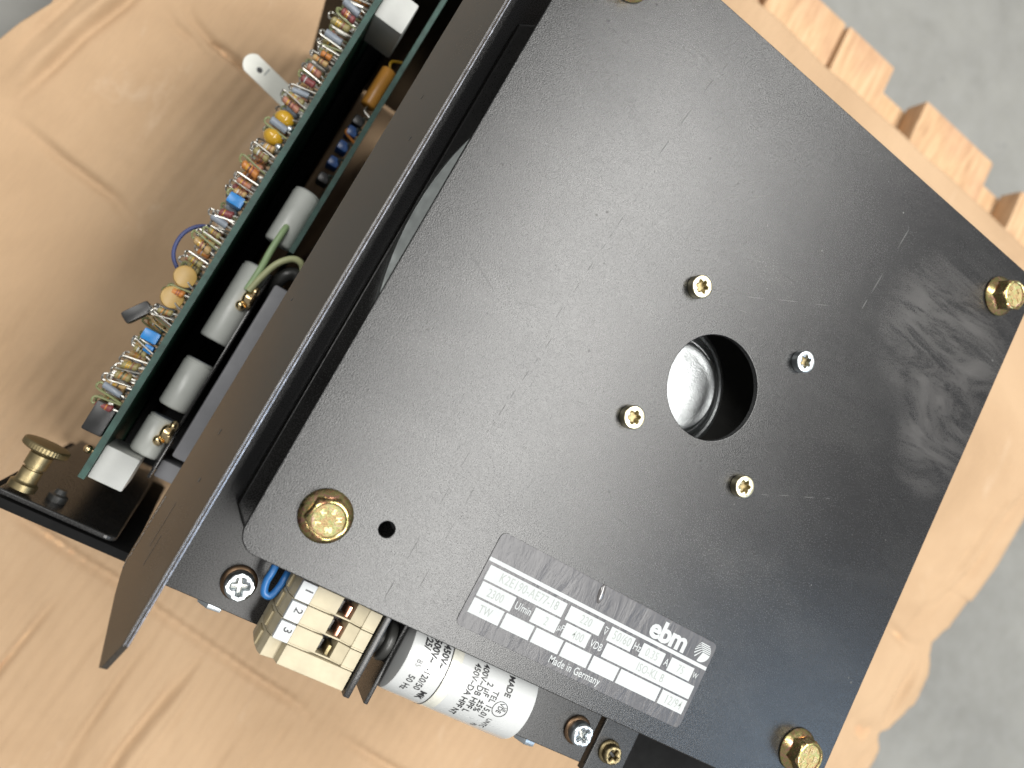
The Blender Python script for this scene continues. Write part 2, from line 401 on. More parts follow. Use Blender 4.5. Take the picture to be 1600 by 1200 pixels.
# ------------------------------------------------------------------ cardboard
def lerp_tab(tab, y):
    for (y0, x0), (y1, x1) in zip(tab, tab[1:]):
        if y <= y1: return x0 + (x1 - x0) * max(0, (y - y0)) / (y1 - y0)
    return tab[-1][1]
RIGHT = [(-1.4, 2.62), (-0.005, 2.690), (0.053, 2.694), (0.115, 2.66), (0.160, 2.70), (0.284, 2.77), (0.415, 2.774), (0.48, 2.735), (0.53, 2.715), (0.623, 2.769), (0.949, 2.863), (1.179, 2.905), (1.5, 2.95), (2.2, 2.98)]
LEFT = [(-1.4, -1.63), (0.45, -1.023), (0.616, -0.969), (0.68, -0.953), (0.78, -0.916), (1.0, -0.845), (2.2, -0.60)]
CREASE = [  # polyline, half width, height, kind
    ([(-0.45, -0.39), (-0.331, -0.416), (-0.174, -0.448), (-0.064, -0.461), (0.067, -0.493), (0.251, -0.529), (0.553, -0.587), (0.638, -0.635)], 0.013, -0.012, 'v'),
    ([(-0.45, -0.36), (-0.331, -0.39), (-0.174, -0.42), (-0.064, -0.436), (0.067, -0.468), (0.251, -0.504), (0.553, -0.562)], 0.02, 0.007, 'v'),
    ([(0.648, -0.615), (0.862, -0.65), (1.4, -0.70)], 0.012, -0.010, 'v'),
    ([(-0.24, -1.1), (-0.207, -0.80), (-0.179, -0.608), (-0.159, -0.517)], 0.011, -0.012, 'v'),
    ([(0.03, -1.28), (0.058, -0.937), (0.066, -0.70), (0.075, -0.58)], 0.012, -0.010, 'v'),
    ([(0.13, -1.3), (0.16, -1.0), (0.17, -0.853), (0.205, -0.647), (0.227, -0.539)], 0.012, -0.014, 'v'),
    ([(0.16, -1.3), (0.19, -1.0), (0.20, -0.853), (0.235, -0.647), (0.257, -0.539)], 0.014, 0.008, 'v'),
    ([(0.538, -0.723), (0.538, -0.676), (0.551, -0.612)], 0.008, -0.010, 'v'),
    ([(-0.87, 0.466), (-0.782, 0.451), (-0.708, 0.435), (-0.563, 0.416), (-0.46, 0.36)], 0.012, -0.012, 'v'),
    ([(-0.87, 0.490), (-0.782, 0.473), (-0.708, 0.458), (-0.563, 0.438)], 0.016, 0.006, 'v'),
    ([(-0.875, 0.466), (-0.827, 0.737), (-0.79, 0.881), (-0.76, 1.2)], 0.014, -0.012, 'v'),
    ([(-0.90, 0.48), (-0.855, 0.745), (-0.815, 0.89), (-0.785, 1.2)], 0.018, 0.012, 'v'),
    ([(-0.938, 0.561), (-0.894, 0.797), (-0.85, 1.1)], 0.012, -0.009, 'v'),
    ([(-0.73, 0.93), (-0.666, 0.896), (-0.618, 0.892), (-0.55, 0.86)], 0.009, -0.012, 'v'),
    ([(-0.69, 0.985), (-0.643, 0.936), (-0.576, 0.914), (-0.488, 0.908), (-0.34, 0.88)], 0.010, -0.014, 'v'),
    ([(-0.643, 0.916), (-0.576, 0.894), (-0.488, 0.888)], 0.012, 0.007, 'v'),
    ([(-0.757, 0.45), (-0.716, 0.569), (-0.697, 0.747)], 0.02, 0.005, 'v'),
    ([(-0.65, 0.52), (-0.58, 0.50), (-0.52, 0.52)], 0.012, -0.005, 'v'),
    ([(0.309, -0.818), (0.237, -0.657)], 0.012, 0.006, 'v'),
    ([(2.90, 1.35), (2.819, 1.15), (2.752, 0.871), (2.632, 0.63), (2.574, 0.50)], 0.022, -0.011, 'v'), ([(2.86, 1.32), (2.775, 1.13), (2.71, 0.85), (2.60, 0.60)], 0.022, 0.008, 'v'),
    ([(2.78, 1.25), (2.73, 1.065), (2.667, 0.818), (2.57, 0.551), (2.53, 0.45)], 0.016, -0.006, 'v'),
    ([(2.36, 0.51), (2.449, 0.499), (2.517, 0.489), (2.599, 0.473), (2.70, 0.50)], 0.020, -0.012, 'v'),
    ([(2.70, 0.50), (2.683, 0.456), (2.675, 0.35), (2.669, 0.182), (2.65, 0.10)], 0.020, -0.014, 'v'), ([(2.73, 0.47), (2.72, 0.35), (2.70, 0.20)], 0.018, 0.012, 'v'),
    ([(2.63, 0.50), (2.604, 0.436), (2.57, 0.257), (2.498, 0.117), (2.45, 0.0)], 0.020, -0.007, 'v'), ([(2.577, 0.40), (2.538, 0.194), (2.49, 0.05)], 0.018, 0.006, 'v'),
    ([(2.44, 0.11), (2.491, 0.102), (2.585, 0.088), (2.64, 0.165)], 0.028, -0.016, 'v'), ([(2.69, 0.13), (2.669, 0.094), (2.627, -0.009), (2.60, -0.12)], 0.016, -0.010, 'v'),
    ([(-0.536, -0.163), (-0.498, -0.029), (-0.475, 0.138)], 0.03, 0.004, 'v'), ([(-0.62, -0.2), (-0.58, 0.0), (-0.55, 0.2)], 0.03, -0.004, 'v'),
    ([(0.4, -1.0), (0.45, -0.75), (0.5, -0.62)], 0.02, 0.005, 'v'), ([(-0.05, -0.9), (-0.02, -0.7), (0.0, -0.5)], 0.02, 0.005, 'v'),
]
def seg_d(p, a, b):
    ax_, ay_ = a; bx, by = b; dx, dy = bx - ax_, by - ay_; L2 = dx * dx + dy * dy
    t = ((p[0] - ax_) * dx + (p[1] - ay_) * dy) / L2; tc_ = min(1, max(0, t))
    ex, ey = p[0] - (ax_ + dx * tc_), p[1] - (ay_ + dy * tc_)
    return math.hypot(ex, ey), (dx * (p[1] - ay_) - dy * (p[0] - ax_))
from mathutils import noise as mn
def card_h(x, y):
    h = 0.010 * mn.noise((x * 1.6, y * 1.2, 3.1)) + 0.005 * mn.noise((x * 6, y * 3.2, 8.0)) + 0.0012 * mn.noise((x * 16, y * 6, 1.0))
    amp = 0.0021 * max(0, 0.35 + 0.9 * mn.noise((x * 2.3 + 5, y * 1.9, 0.3)) + (0.75 if y < -0.2 else 0.75 * max(0, 1 - (y + 0.2) / 0.3)))
    h += amp * math.sin((x - 0.10 * y) * 2 * math.pi / 0.036 + 2 * mn.noise((x * 3, y * 3, 0)))
    for poly, w, a, kd in CREASE:
        best = 9; sg = 1
        xs = [q[0] for q in poly]; ys = [q[1] for q in poly]
        m = w * 5
        if kd == 's': m = 0.12
        if x < min(xs) - m or x > max(xs) + m or y < min(ys) - m or y > max(ys) + m: continue
        for p, q in zip(poly, poly[1:]):
            d, s_ = seg_d((x, y), p, q)
            if d < best: best = d; sg = 1 if s_ > 0 else -1
        wob = 0.9 + 0.45 * mn.noise((x * 5, y * 5, 4.0)); w *= 1.15
        wob *= min(1.0, min(math.hypot(x - poly[0][0], y - poly[0][1]), math.hypot(x - poly[-1][0], y - poly[-1][1])) / 0.16)
        if kd == 'v': h += 1.65 * a * wob * math.exp(-(best / w) ** 2)
        else: h += a * (0.5 + 0.5 * math.tanh(sg * best / w)) * math.exp(-(best / 0.07) ** 2)
    return h
NXc, NYc = 480, 420
vs = []; fs = []
ys = [-1.35 + (2.135 + 1.35) * j / NYc for j in range(NYc + 1)]
for y in ys:
    l = lerp_tab(LEFT, y) + 0.006 * mn.noise((y * 9, 0, 0)); r = lerp_tab(RIGHT, y) + 0.004 * mn.noise((y * 30, 5, 0))
    for i in range(NXc + 1):
        # denser where the sheet is close to the lens
        u = i / NXc; x = l + (r - l) * (0.62 * u + 0.38 * u * u)
        yy = y + (0.012 * mn.noise((x * 5, 2, 0)) if y > 2.1 else 0)
        z = ZC + card_h(x, yy)
        if r - x < 0.25 and y < 0.75: z -= 0.012 * (1 - (r - x) / 0.25) ** 2
        vs.append((x, yy, z))
for j in range(NYc):
    for i in range(NXc):
        a = j * (NXc + 1) + i; fs.append([a, a + 1, a + NXc + 2, a + NXc + 1])
mb = MB(); mb.add(vs, fs, 'card')
card = mb.build('cardboard_sheet', None, (0.9, 0.4, ZC), smooth=80)
sd = card.modifiers.new('thickness', 'SOLIDIFY'); sd.thickness = 0.016 * S; sd.offset = -1
tag(card, 'flattened creased brown cardboard sheet spread over the wooden pallet', 'cardboard')

# ------------------------------------------------------------------ chassis
ZB = -0.13
chassis = empty('equipment_chassis', (0.2, 0.3, ZC + 0.012), 'black sheet metal chassis with slanted glossy side flange, standing on the cardboard', 'chassis')
def chas(m, name, org, sm=35): return m.build(name, chassis, org, sm)
# horizontal mounting sheet under the fan plate, with a well for the impeller and a notch for the capacitor
out = [(-0.094, -0.108), (0.205, -0.108), (0.205, 0.012), (0.506, 0.012), (0.506, -0.106), (0.666, -0.106), (0.666, 0.03), (0.98, 0.03), (0.98, 0.97), (-0.094, 0.97)]
chas(MB().sheet([out, circle(0.5, 0.5, 0.462, 72)], ZB - 0.008, ZB, 'black', 0.0012), 'mounting_sheet', (0.2, 0, ZB))
chas(MB().sheet([[(0.672, -0.115), (0.742, -0.115), (0.742, 0.03), (0.672, 0.03)]], ZB - 0.012, ZB + 0.006, 'black', 0.002), 'corner_bracket', (0.7, -0.04, ZB))
chas(MB().sheet([[(0.744, -0.14), (0.985, -0.14), (0.985, 0.025), (0.744, 0.025)]], -0.200, -0.190, 'dark', 0.002), 'dark_gap_sheet', (0.86, -0.05, -0.195))  # added dark sheet standing in for deep shade beside the bracket
# slanted flange
ux = Vector((0.0420, 0, 0.120)).normalized(); FW = 0.1271
Mw = Matrix((ux, Vector((0, 1, 0)), ux.cross(Vector((0, 1, 0))))).transposed().to_4x4(); Mw.translation = Vector((-0.0925, 0, -0.090))
fl = [(-0.002, -0.088), (0.008, -0.102), (0.028, -0.123), (0.1005, -0.1815), (0.1085, -0.1780), (FW, -0.141), (FW, 1.0), (-0.002, 1.0)]
chas(MB().sheet([fl], -0.0038, 0.0038, 'flange', 0.0012, 3, Mw), 'side_flange', (-0.07, 0.3, -0.05))
m = MB(); m.sheet([[(FW - 0.0006, -0.1405), (FW + 0.0008, -0.1405), (FW + 0.0008, 0.995), (FW - 0.0006, 0.995)]], -0.0026, -0.0015, 'edge', 0, 2, Mw)
m.sheet([[(FW - 0.0006, -0.1405), (FW + 0.0008, -0.1405), (FW + 0.0008, 0.995), (FW - 0.0006, 0.995)]], 0.0016, 0.0021, 'edge', 0, 2, Mw)
chas(m, 'flange_edge_highlight', (-0.05, 0.4, 0.03))  # thin bright strips paint the highlights along the flange's top edge
chas(MB().box(-0.0935, -0.0885, -0.07, 0.99, -0.129, -0.0905, 'flange', 0.0015), 'flange_web', (-0.09, 0.4, -0.08))
# scraped paint along the bend of the flange
m = MB(); random.seed(5)
for k in range(46):
    y = -0.095 + 0.0022 * k + random.uniform(-.001, .001); x = 0.004 + random.uniform(-0.0012, 0.002) + 0.00002 * k
    w = random.uniform(0.0008, 0.0022); l = random.uniform(0.0012, 0.003)
    if k < 8: w *= .6
    p = [(x - w, y), (x, y - l * .6), (x + w, y), (x, y + l)]
    m.add([Mw @ Vector((a, b, 0.0041)) for a, b in p], [[0, 1, 2, 3]], 'bare')
m_ = 0.9
for (x, y, l, w) in ((0.05, -0.02, 0.030, 0.0005), (0.065, -0.05, 0.02, 0.0006), (0.08, 0.05, 0.003, 0.0015), (0.055, 0.11, 0.004, 0.0012), (0.03, 0.30, 0.002, 0.0015), (0.1, 0.55, 0.003, 0.001), (0.06, 0.62, 0.003, .001)):
    x *= m_; p = [(x - w, y - l), (x + w, y - l), (x + w + .001, y + l), (x - w + .001, y + l)]
    m.add([Mw @ Vector((a, b, 0.0041)) for a, b in p], [[0, 1, 2, 3]], 'scratch')
tag(chas(m, 'scratch', (-0.09, -0.05, -0.12), 0), kind='stuff')
# front and rear panels
MX = Matrix(((1, 0, 0, 0), (0, 0, 1, 0), (0, 1, 0, 0), (0, 0, 0, 1)))      # sheet plane -> XZ, thickness -> Y
fp = [(-0.262, -0.6215), (-0.118, -0.6215)] + arc(-0.133, -0.095, 0.015, 0, 90, 6) + arc(-0.257, -0.085, 0.005, 90, 180, 3)
chas(MB().sheet([fp], -0.073, -0.066, 'black', 0.0022, 3, MX), 'front_panel', (-0.2, -0.07, -0.6))
m = MB(); m.box(-0.275, -0.093, -0.0885, -0.0765, -0.6215, -0.082, 'dark', 0.002)  # near-black colour carries the shadow on the rim's inner face
chas(m, 'panel_rim', (-0.2, -0.085, -0.6))
chas(MB().sheet([[(-0.283, -0.6215), (-0.03, -0.6215), (-0.03, -0.09), (-0.283, -0.09)]], 0.80, 0.808, 'gloss', 0.002, 2, MX), 'rear_panel', (-0.15, 0.8, -0.6))
m = MB(); m.box(-0.03, 0.995, -0.085, 0.96, -1.262, -0.40, 'dark', 0.004)
for (x0, x1, y0, y1) in ((-0.03, 0.0, 0.03, 0.96), (0.965, 0.995, 0.03, 0.96), (0.0, 0.965, 0.93, 0.96), (0.0, 0.965, 0.03, 0.06)):
    m.box(x0, x1, y0, y1, -0.401, -0.142, 'dark', 0.002)
chas(m, 'housing', (0.5, 0.4, -0.7))
chas(MB().box(-0.182, -0.160, -0.05, 0.795, -0.60, -0.30, 'dark', 0.002).box(-0.205, -0.066, -0.05, 0.34, -0.605, -0.585, 'dark', 0.001), 'cage_shade_sheets', (-0.17, 0.4, -0.4))  # added dark sheets that stand in for deep shade between the boards
# captive thumb screw on the front panel
ts = MB(); A = Vector((0, 1, 0)); o = (-0.243, -0.064, -0.1)
ts.lathe([(0.013, 0), (0.0165, 0.002), (0.0165, 0.010), (0.0135, 0.012), (0.0125, 0.014), (0.0125, 0.028), (0.0105, 0.0285), (0.0105, 0.031), (0.0135, 0.032), (0.0138, 0.048), (0.012, 0.050), (0.012, 0.052)], 'brass', o, A, 40)
t_ob = ts.build('thumb_screw', chassis, o, 40)
kb = MB(); vs = []; n = 96
prof = [(0.022, 0.0), (0.0262, 0.0015), (0.0272, 0.003), (0.0272, 0.009), (0.0262, 0.0105), (0.020, 0.0115)]
u = A.orthogonal().normalized(); w = A.cross(u); fsk = []
for i, (r, h) in enumerate(prof):
    for k in range(n):
        t = 2 * math.pi * k / n; rr = r * (1 + (0.016 if (k % 2 and 1 < i < 4) else 0)); vs.append(Vector(o) + A * (0.052 + h) + (u * math.cos(t) + w * math.sin(t)) * rr)
for i in range(len(prof) - 1):
    for k in range(n): fsk.append([i * n + k, i * n + (k + 1) % n, (i + 1) * n + (k + 1) % n, (i + 1) * n + k])
fsk.append(list(range(n))[::-1]); fsk.append([(len(prof) - 1) * n + k for k in range(n)])
kb.add(vs, fsk, 'brass'); kb.build('knob', t_ob, (o[0], 0.0, o[2]), 30)
chas(MB().lathe([(0.012, 0), (0.012, 0.008), (0.008, 0.010), (0.006, 0.016)], 'rubber', (-0.205, -0.066, -0.13), (0, 1, 0), 20), 'spring_clip', (-0.205, -0.066, -0.13))

def star(n, ro, ri, rot=0.0, sharp=0.55):
    P = []
    for k in range(n):
        a = 2 * math.pi * k / n + rot; h = math.pi / n
        for da, r in ((-h * sharp * .55, ro * .93), (0, ro), (h * sharp * .55, ro * .93), (h * .72, ri * 1.06), (h, ri), (h * 1.28, ri * 1.06)):
            P.append((r * math.cos(a + da), r * math.sin(a + da)))
    return P
def cross(r, w, rot):
    P = []
    for k in range(4):
        a = rot + k * math.pi / 2; c, s_ = math.cos(a), math.sin(a)
        for x, y in ((w, -w), (r * .92, -w * .85), (r, 0), (r * .92, w * .85)): P.append((x * c - y * s_, x * s_ + y * c))
    return P
def pan_screw(name, parent, c, r, mat, rot, h=0.017, tilt=None, washer=None):
    m = MB(); x, y, z = c
    m.sheet([circle(0, 0, r, 40), cross(r * .58, r * .13, rot)], 0.002, h, mat, r * 0.30, 4)
    m.lathe([(r * .95, 0), (r * .97, 0.006)], mat, n=40)
    m.lathe([(r * 0.5, 0.0), (r * 0.5, h * 0.42)], 'scratch_recess' if mat != 'silver' else 'lead', n=24)
    if washer: m.lathe([(r * 1.18, -0.004), (r * 1.2, 0.0), (r * 1.1, 0.002), (r * .8, 0.003)], washer, n=36)
    T = Matrix.Translation(c) @ (tilt.to_matrix().to_4x4() if tilt else Matrix())
    m.v = [T @ p for p in m.v]
    return m.build(name, parent, c, 40)
pan_screw('pan_head_screw', chassis, (0.047, -0.066, ZB + 0.003), 0.0205, 'silver', 0.35, 0.02, Euler((0.0, 0.06, 0)), 'bronze')
pan_screw('pan_head_screw', chassis, (0.634, -0.061, ZB + 0.003), 0.0195, 'silver', 0.9, 0.02, Euler((0.0, 0.05, 0)), 'bronze')
tag(pan_screw('pan_head_screw', chassis, (0.702, -0.070, ZB + 0.009), 0.016, 'brass', 1.2, 0.015, None, 'brass'), 'small brass coloured screw')
for x in (0.032, 0.568): chas(MB().cyl((x, -0.106, -0.155), (x, -0.1165, -0.155), 0.02, 'silver', 6, 0.002), 'nut', (x, -0.11, -0.15))

# ------------------------------------------------------------------ fan
fan = empty('cooling_fan', (0.5, 0.5, ZB), 'cooling fan with square satin black mounting plate, round centre hole and silver corner bolts', 'fan')
tag(fan, 'cooling fan behind a square satin black plate with gold corner bolts and white rating fields')
main = rrect(0, 1, 0, 1, 0.028, 8)
plate = MB().sheet([main, circle(0.4965, 0.4995, 0.0795, 96), circle(0.158, 0.099, 0.0105, 32)], -0.0095, 0.0, 'plate', 0.0014, 3).build('mounting_plate', fan, (0, 0, 0), 40)
# scratches and chips in the paint of the plate
m = MB()
def scratch(a, b, w, mat, dash=None, jit=0.0006):
    a = Vector((*a, 0)); b = Vector((*b, 0)); d = b - a; L = d.length; t = d / L; nn = Vector((-t.y, t.x, 0)); s = 0.0
    while s < L:
        e = min(L, s + (random.uniform(*dash) if dash else L)); ww = w * random.uniform(0.4, 0.85); o_ = nn * random.uniform(-jit, jit)
        p, q = a + t * s + o_, a + t * e + o_
        k = [p, (p * .7 + q * .3) - nn * ww, (p * .3 + q * .7) - nn * ww, q, (p * .3 + q * .7) + nn * ww, (p * .7 + q * .3) + nn * ww]
        m.add([v + Vector((0, 0, 0.00022)) for v in k], [[0, 1, 2, 3, 4, 5]], mat)
        s = e + (random.uniform(dash[0] * .3, dash[1]) if dash else L)
SCR = [((0.262, 0.895), (0.244, 0.745), 0.0011, 'scratch_recess', (0.02, 0.05)), ((0.270, 0.93), (0.268, 0.905), 0.0010, 'scratch_recess', None),
       ((0.245, 0.68), (0.222, 0.44), 0.0009, 'scratch_recess', (0.01, 0.025)), ((0.232, 0.43), (0.215, 0.27), 0.0009, 'scratch_recess', (0.008, 0.02)),
       ((0.207, 0.24), (0.20, 0.02), 0.0008, 'scratch_recess', (0.02, 0.06)), ((0.236, 0.20), (0.235, 0.02), 0.0007, 'scratch_recess', (0.02, 0.06)),
       ((0.08, 0.44), (0.20, 0.455), 0.0006, 'scratch', (0.02, 0.05)), ((0.07, 0.47), (0.13, 0.44), 0.0006, 'scratch_recess', None),
       ((0.695, 0.915), (0.675, 0.72), 0.0008, 'scratch', (0.02, 0.05)), 
       ((0.42, 0.62), (0.62, 0.72), 0.0005, 'scratch', (0.03, 0.06)), ((0.44, 0.615), (0.50, 0.63), 0.0007, 'scratch', (0.01, 0.03)),
       ((0.30, 0.37), (0.40, 0.39), 0.0006, 'scratch', (0.01, 0.03)), ((0.18, 0.098), (0.172, 0.105), 0.0008, 'scratch_recess', None),
       ((0.655, 0.40), (0.78, 0.455), 0.0005, 'scratch', (0.01, 0.03)), ((0.36, 0.75), (0.43, 0.80), 0.0005, 'scratch', (0.02, 0.04)), ((0.11, 0.62), (0.16, 0.66), 0.0006, 'scratch', (0.01, 0.03))]
random.seed(11)
for a, b, w, mat, dash in SCR: scratch(a, b, w, mat, dash)
for k in range(95):
    x, y = random.random() * .96 + .02, random.random() * .96 + .02
    if .29 < x < .72 and .02 < y < .18: continue
    r = random.uniform(0.0007, 0.0028) if k % 5 else random.uniform(0.001, 0.0022)
    if math.hypot(x - .4965, y - .4995) < .09: continue
    n = 7; ph = random.random()
    m.add([(x + r * random.uniform(.6, 1.1) * math.cos(6.283 * (q + ph) / n), y + r * random.uniform(.6, 1.1) * math.sin(6.283 * (q + ph) / n), 0.00025) for q in range(n)], [list(range(n))], 'scratch_recess' if k % 5 else 'scratch')
tag(m.build('scratch', plate, (0, 0, 0), 0), kind='stuff')

# hexagon flange bolts
def hexbolt(rot):
    m = MB(); n = 72
    m.lathe([(0.0325, 0.0), (0.0342, 0.0012), (0.0345, 0.003), (0.0335, 0.0045), (0.029, 0.0085), (0.0255, 0.0115), (0.0, 0.0115)], 'zinc', n=64, cap1=False)
    def hx(t, R): return R * math.cos(math.pi / 6) / math.cos((t % (math.pi / 3)) - math.pi / 6)
    R = 0.0284; ri = R * math.cos(math.pi / 6)
    rings = [(None, 0.006, 1.0, 9), (None, 0.0285, 1.0, 0.0274), (None, 0.0305, 1, 0.0254), (None, 0.0318, 1, 0.0236), (0.0222, 0.0320, 1, 9), (0.0207, 0.0312, 1, 9), (0.0200, 0.0288, 1, 9), (0.0, 0.0285, 1, 9)]
    vs = []; fs = []
    for r, z, s_, cap in rings:
        for k in range(n):
            t = 2 * math.pi * k / n; q = r if r is not None else min(hx(t, R), cap)
            vs.append((q * math.cos(t + rot), q * math.sin(t + rot), z))
    for i in range(len(rings) - 1):
        for k in range(n): fs.append([i * n + k, i * n + (k + 1) % n, (i + 1) * n + (k + 1) % n, (i + 1) * n + k])
    m.add(vs, fs[:-2 * n], 'zinc'); m.add(vs, fs[-2 * n:], 'zinc_top'); return m
def boltmarks():
    m = MB(); s = 0.0095
    for ch, a, r in (('K', 150, 0.0125), ('S', 85, 0.0120), ('H', 28, 0.0125), ('7', 218, 0.0128)):
        t = math.radians(a); T = Matrix.Translation((r * math.cos(t), r * math.sin(t), 0)) @ Matrix.Rotation(t - math.pi / 2, 4, 'Z')
        m.text(ch, 0, -0.0033, s, 'zinc_mark', 0.0289, 'CENTER', T, ext=0.0009, bold=0.0001)
    T = Matrix.Rotation(math.radians(25), 4, 'Z')
    m.text('98', 0.0002, -0.0150, s, 'zinc_mark', 0.0289, 'CENTER', T, ext=0.0009, bold=0.0001); return m
first = None
for (x, y, rot, er) in ((0.080, 0.0805, 0.36, 0.0), (0.928, 0.928, 0.1, 2.2), (0.929, 0.0795, 0.52, 1.2), (0.080, 0.9285, 0.8, 4.0)):
    if first is None:
        first = hexbolt(rot).build('hex_flange_bolt', fan, (0, 0, 0), 28); first.location = Vector((x, y, 0.0003)) - world_loc(fan)
        lt = boltmarks().build('lettering', None, (0, 0, 0), 0); lt.parent = first; lt.location = (0, 0, 0)
    else: copy_tree(first, fan, Vector((x, y, 0.0003)) - world_loc(fan), (0, 0, er))

def torx_screw(mat, rot):
    m = MB(); r = 0.0172
    m.sheet([circle(0, 0, r, 44), star(6, 0.0100, 0.0064, rot)], 0.004, 0.0145, mat, 0.0022, 3)
    m.lathe([(r * .90, 0.0), (r * 1.0, 0.001), (r * 1.0, 0.007)], mat, n=44, cap1=False)
    m.lathe([(0.0105, 0.0030), (0.0105, 0.0055), (0.004, 0.0050)], 'brass', n=20)
    return m
tx = torx_screw('pale_gold', 0.3).build('torx_screw', fan, (0, 0, 0), 35); tx.location = Vector((0.395, 0.6135, 0.0003)) - world_loc(fan)
for (x, y, rz) in ((0.6135, 0.394, 1.1), (0.394, 0.3940, 2.3)): copy_tree(tx, fan, Vector((x, y, 0.0003)) - world_loc(fan), (0, 0, rz))
tx2 = torx_screw('silver', 0.8).build('torx_screw', fan, (0, 0, 0), 35); tx2.location = Vector((0.6145, 0.6135, 0.0003)) - world_loc(fan); tag(tx2, 'whiter zinc screw with coppery recess')

# motor seen through the centre hole
m = MB(); c = (0.5, 0.5, 0)
m.lathe([(0.20, -0.155), (0.19, -0.148), (0.115, -0.146)], 'rubber', c, n=72, cap0=False, cap1=False)
m.lathe([(0.118, -0.146), (0.112, -0.140), (0.109, -0.1395), (0.106, -0.142), (0.102, -0.1355), (0.0995, -0.135), (0.0975, -0.1375), (0.094, -0.130), (0.0915, -0.1295), (0.089, -0.132), (0.089, -0.128)], 'galv', c, n=72, cap0=False, cap1=False)
m.lathe([(0.089, -0.128), (0.0875, -0.122), (0.083, -0.119), (0.0795, -0.1205), (0.079, -0.113), (0.076, -0.1075), (0.072, -0.106), (0.069, -0.1085), (0.060, -0.1105), (0.0, -0.1108)], 'galv', c, n=72, cap0=False, cap1=False)
mo = m.build('motor', fan, (0.5, 0.5, -0.12), 30)
m = MB()
for ch, a in (('S', -12), ('C', -26), ('8', 4)):
    t = math.radians(a); T = Matrix.Translation((0.5 + 0.150 * math.cos(t), 0.5 + 0.150 * math.sin(t), -0.1475)) @ Matrix.Rotation(t - math.pi / 2, 4, 'Z')
    m.text(ch, 0, -0.01, 0.03, 'rubber', 0, 'CENTER', T, ext=0.0012)
m.build('lettering', mo, (0.62, 0.47, -0.148), 0)
# impeller inlet ring and the raised flange of the fan housing
m = MB(); m.lathe([(0.44, -0.13), (0.445, -0.088), (0.452, -0.081), (0.500, -0.080), (0.508, -0.0815), (0.5085, -0.12), (0.495, -0.135)], 'alu', c, n=128, cap0=False, cap1=False)
m.build('impeller', fan, (0.5, 0.5, -0.1), 30)
hf = [(-0.011, 0.030), (0.012, 0.006), (0.30, 0.006), (0.30, 0.02), (0.97, 0.02), (0.985, 0.04), (0.985, 0.84), (0.97, 0.855), (0.012, 0.848), (-0.011, 0.832)]
def cut_circle(poly):
    # left side of the outline bitten by the impeller well
    R = 0.545; ya = math.sqrt(R * R - 0.511 ** 2); pts = []
    for k in range(25):
        t = math.pi + math.atan2(ya, -0.511) * 0 + (k / 24 - 0.5) * 2 * math.asin(ya / R)
        pts.append((0.5 + R * math.cos(t), 0.5 + R * math.sin(t)))
    pts = [(max(px, -0.0109), py) for px, py in pts]
    return poly[:1] and poly
m = MB(); m.sheet([hf, circle(0.4975, 0.5, 0.4895 + 0.0, 96)], -0.128, -0.1085, 'black', 0.004, 3); m.build('housing_flange', fan, (0.5, 0.5, -0.12), 40)

# rating label
lab = MB().sheet([rrect(0.3025, 0.7035, 0.0295, 0.1665, 0.009, 5)], 0.0002, 0.0012, 'label', 0.0003).build('rating_label', fan, (0.5, 0.1, 0.001), 40)
Zt = 0.00145
m = MB(); m.box(0.3035, 0.7025, 0.1238, 0.1292, 0.0009, Zt, 'field'); m.build('header_bar', lab, (0.5, 0.1265, 0.001), 0)
rows = [(0.0985, 0.1195, [(0.3095, 0.441), (0.4475, 0.5085), (0.5225, 0.567), (0.583, 0.6255), (0.638, 0.683)]),
        (0.0747, 0.0958, [(0.3105, 0.366), (0.3995, 0.4425), (0.4535, 0.4975), (0.5270, 0.6965)]),
        (0.0505, 0.0718, [(0.3105, 0.360), (0.3635, 0.411), (0.4145, 0.462), (0.4655, 0.513), (0.5165, 0.564), (0.5675, 0.6440), (0.6480, 0.6965)])]
for y0, y1, xs in rows:
    for x0, x1 in xs: MB().box(x0, x1, y0, y1, 0.0009, Zt, 'field').build('print_field', lab, ((x0 + x1) / 2, (y0 + y1) / 2, 0.001), 0)
m = MB(); z = Zt + 0.0001
def T(b, x, y, s, sx=.8, bold=0.00012, al='CENTER', mat='field', sp=1.0): m.text(b, x, y, s, mat, z, al, sx=sx, bold=bold, space=sp)
T('U/min', 0.3828, 0.0815, 0.0150, .74); T('\u00b5F', 0.4483, 0.0815, 0.0135, .72); T('VDB', 0.5123, 0.0805, 0.0150, .74); T('Hz', 0.5755, 0.1045, 0.0155, .78)
T('A', 0.6325, 0.1040, 0.0150, .78); T('W', 0.6895, 0.1065, 0.0115, .78); T('V', 0.5160, 0.1040, 0.0125, .78); T('~', 0.5158, 0.1105, 0.016, .8)
T('Made in Germany', 0.4990, 0.0363, 0.0158, .78, sp=1.02)
T('ebm', 0.6170, 0.1328, 0.0400, 1.05, 0.0015, sp=0.95)
m.build('lettering', lab, (0.5, 0.1, z), 0)
m = MB(); D = dict(sx=.72, bold=0.00004, mat='faded', sp=1.08)
T('K2E190-AE77-18', 0.3800, 0.1040, 0.0185, **D); T('220', 0.4800, 0.1040, 0.0175, **D); T('50/60', 0.5460, 0.1040, 0.0190, **D); T('0.35', 0.6040, 0.1035, 0.0180, **D); T('75', 0.6610, 0.1030, 0.0175, **D)
T('2300', 0.3370, 0.0795, 0.0170, **D); T('2', 0.4230, 0.0790, 0.0175, **D); T('400', 0.4790, 0.0795, 0.0175, **D); T('ISO-KL B', 0.6150, 0.0795, 0.0175, **D)
T('TW', 0.3340, 0.0555, 0.0165, **D); T('12/94', 0.6740, 0.0550, 0.0190, **D)
m.build('faded_print', lab, (0.5, 0.08, z), 0)
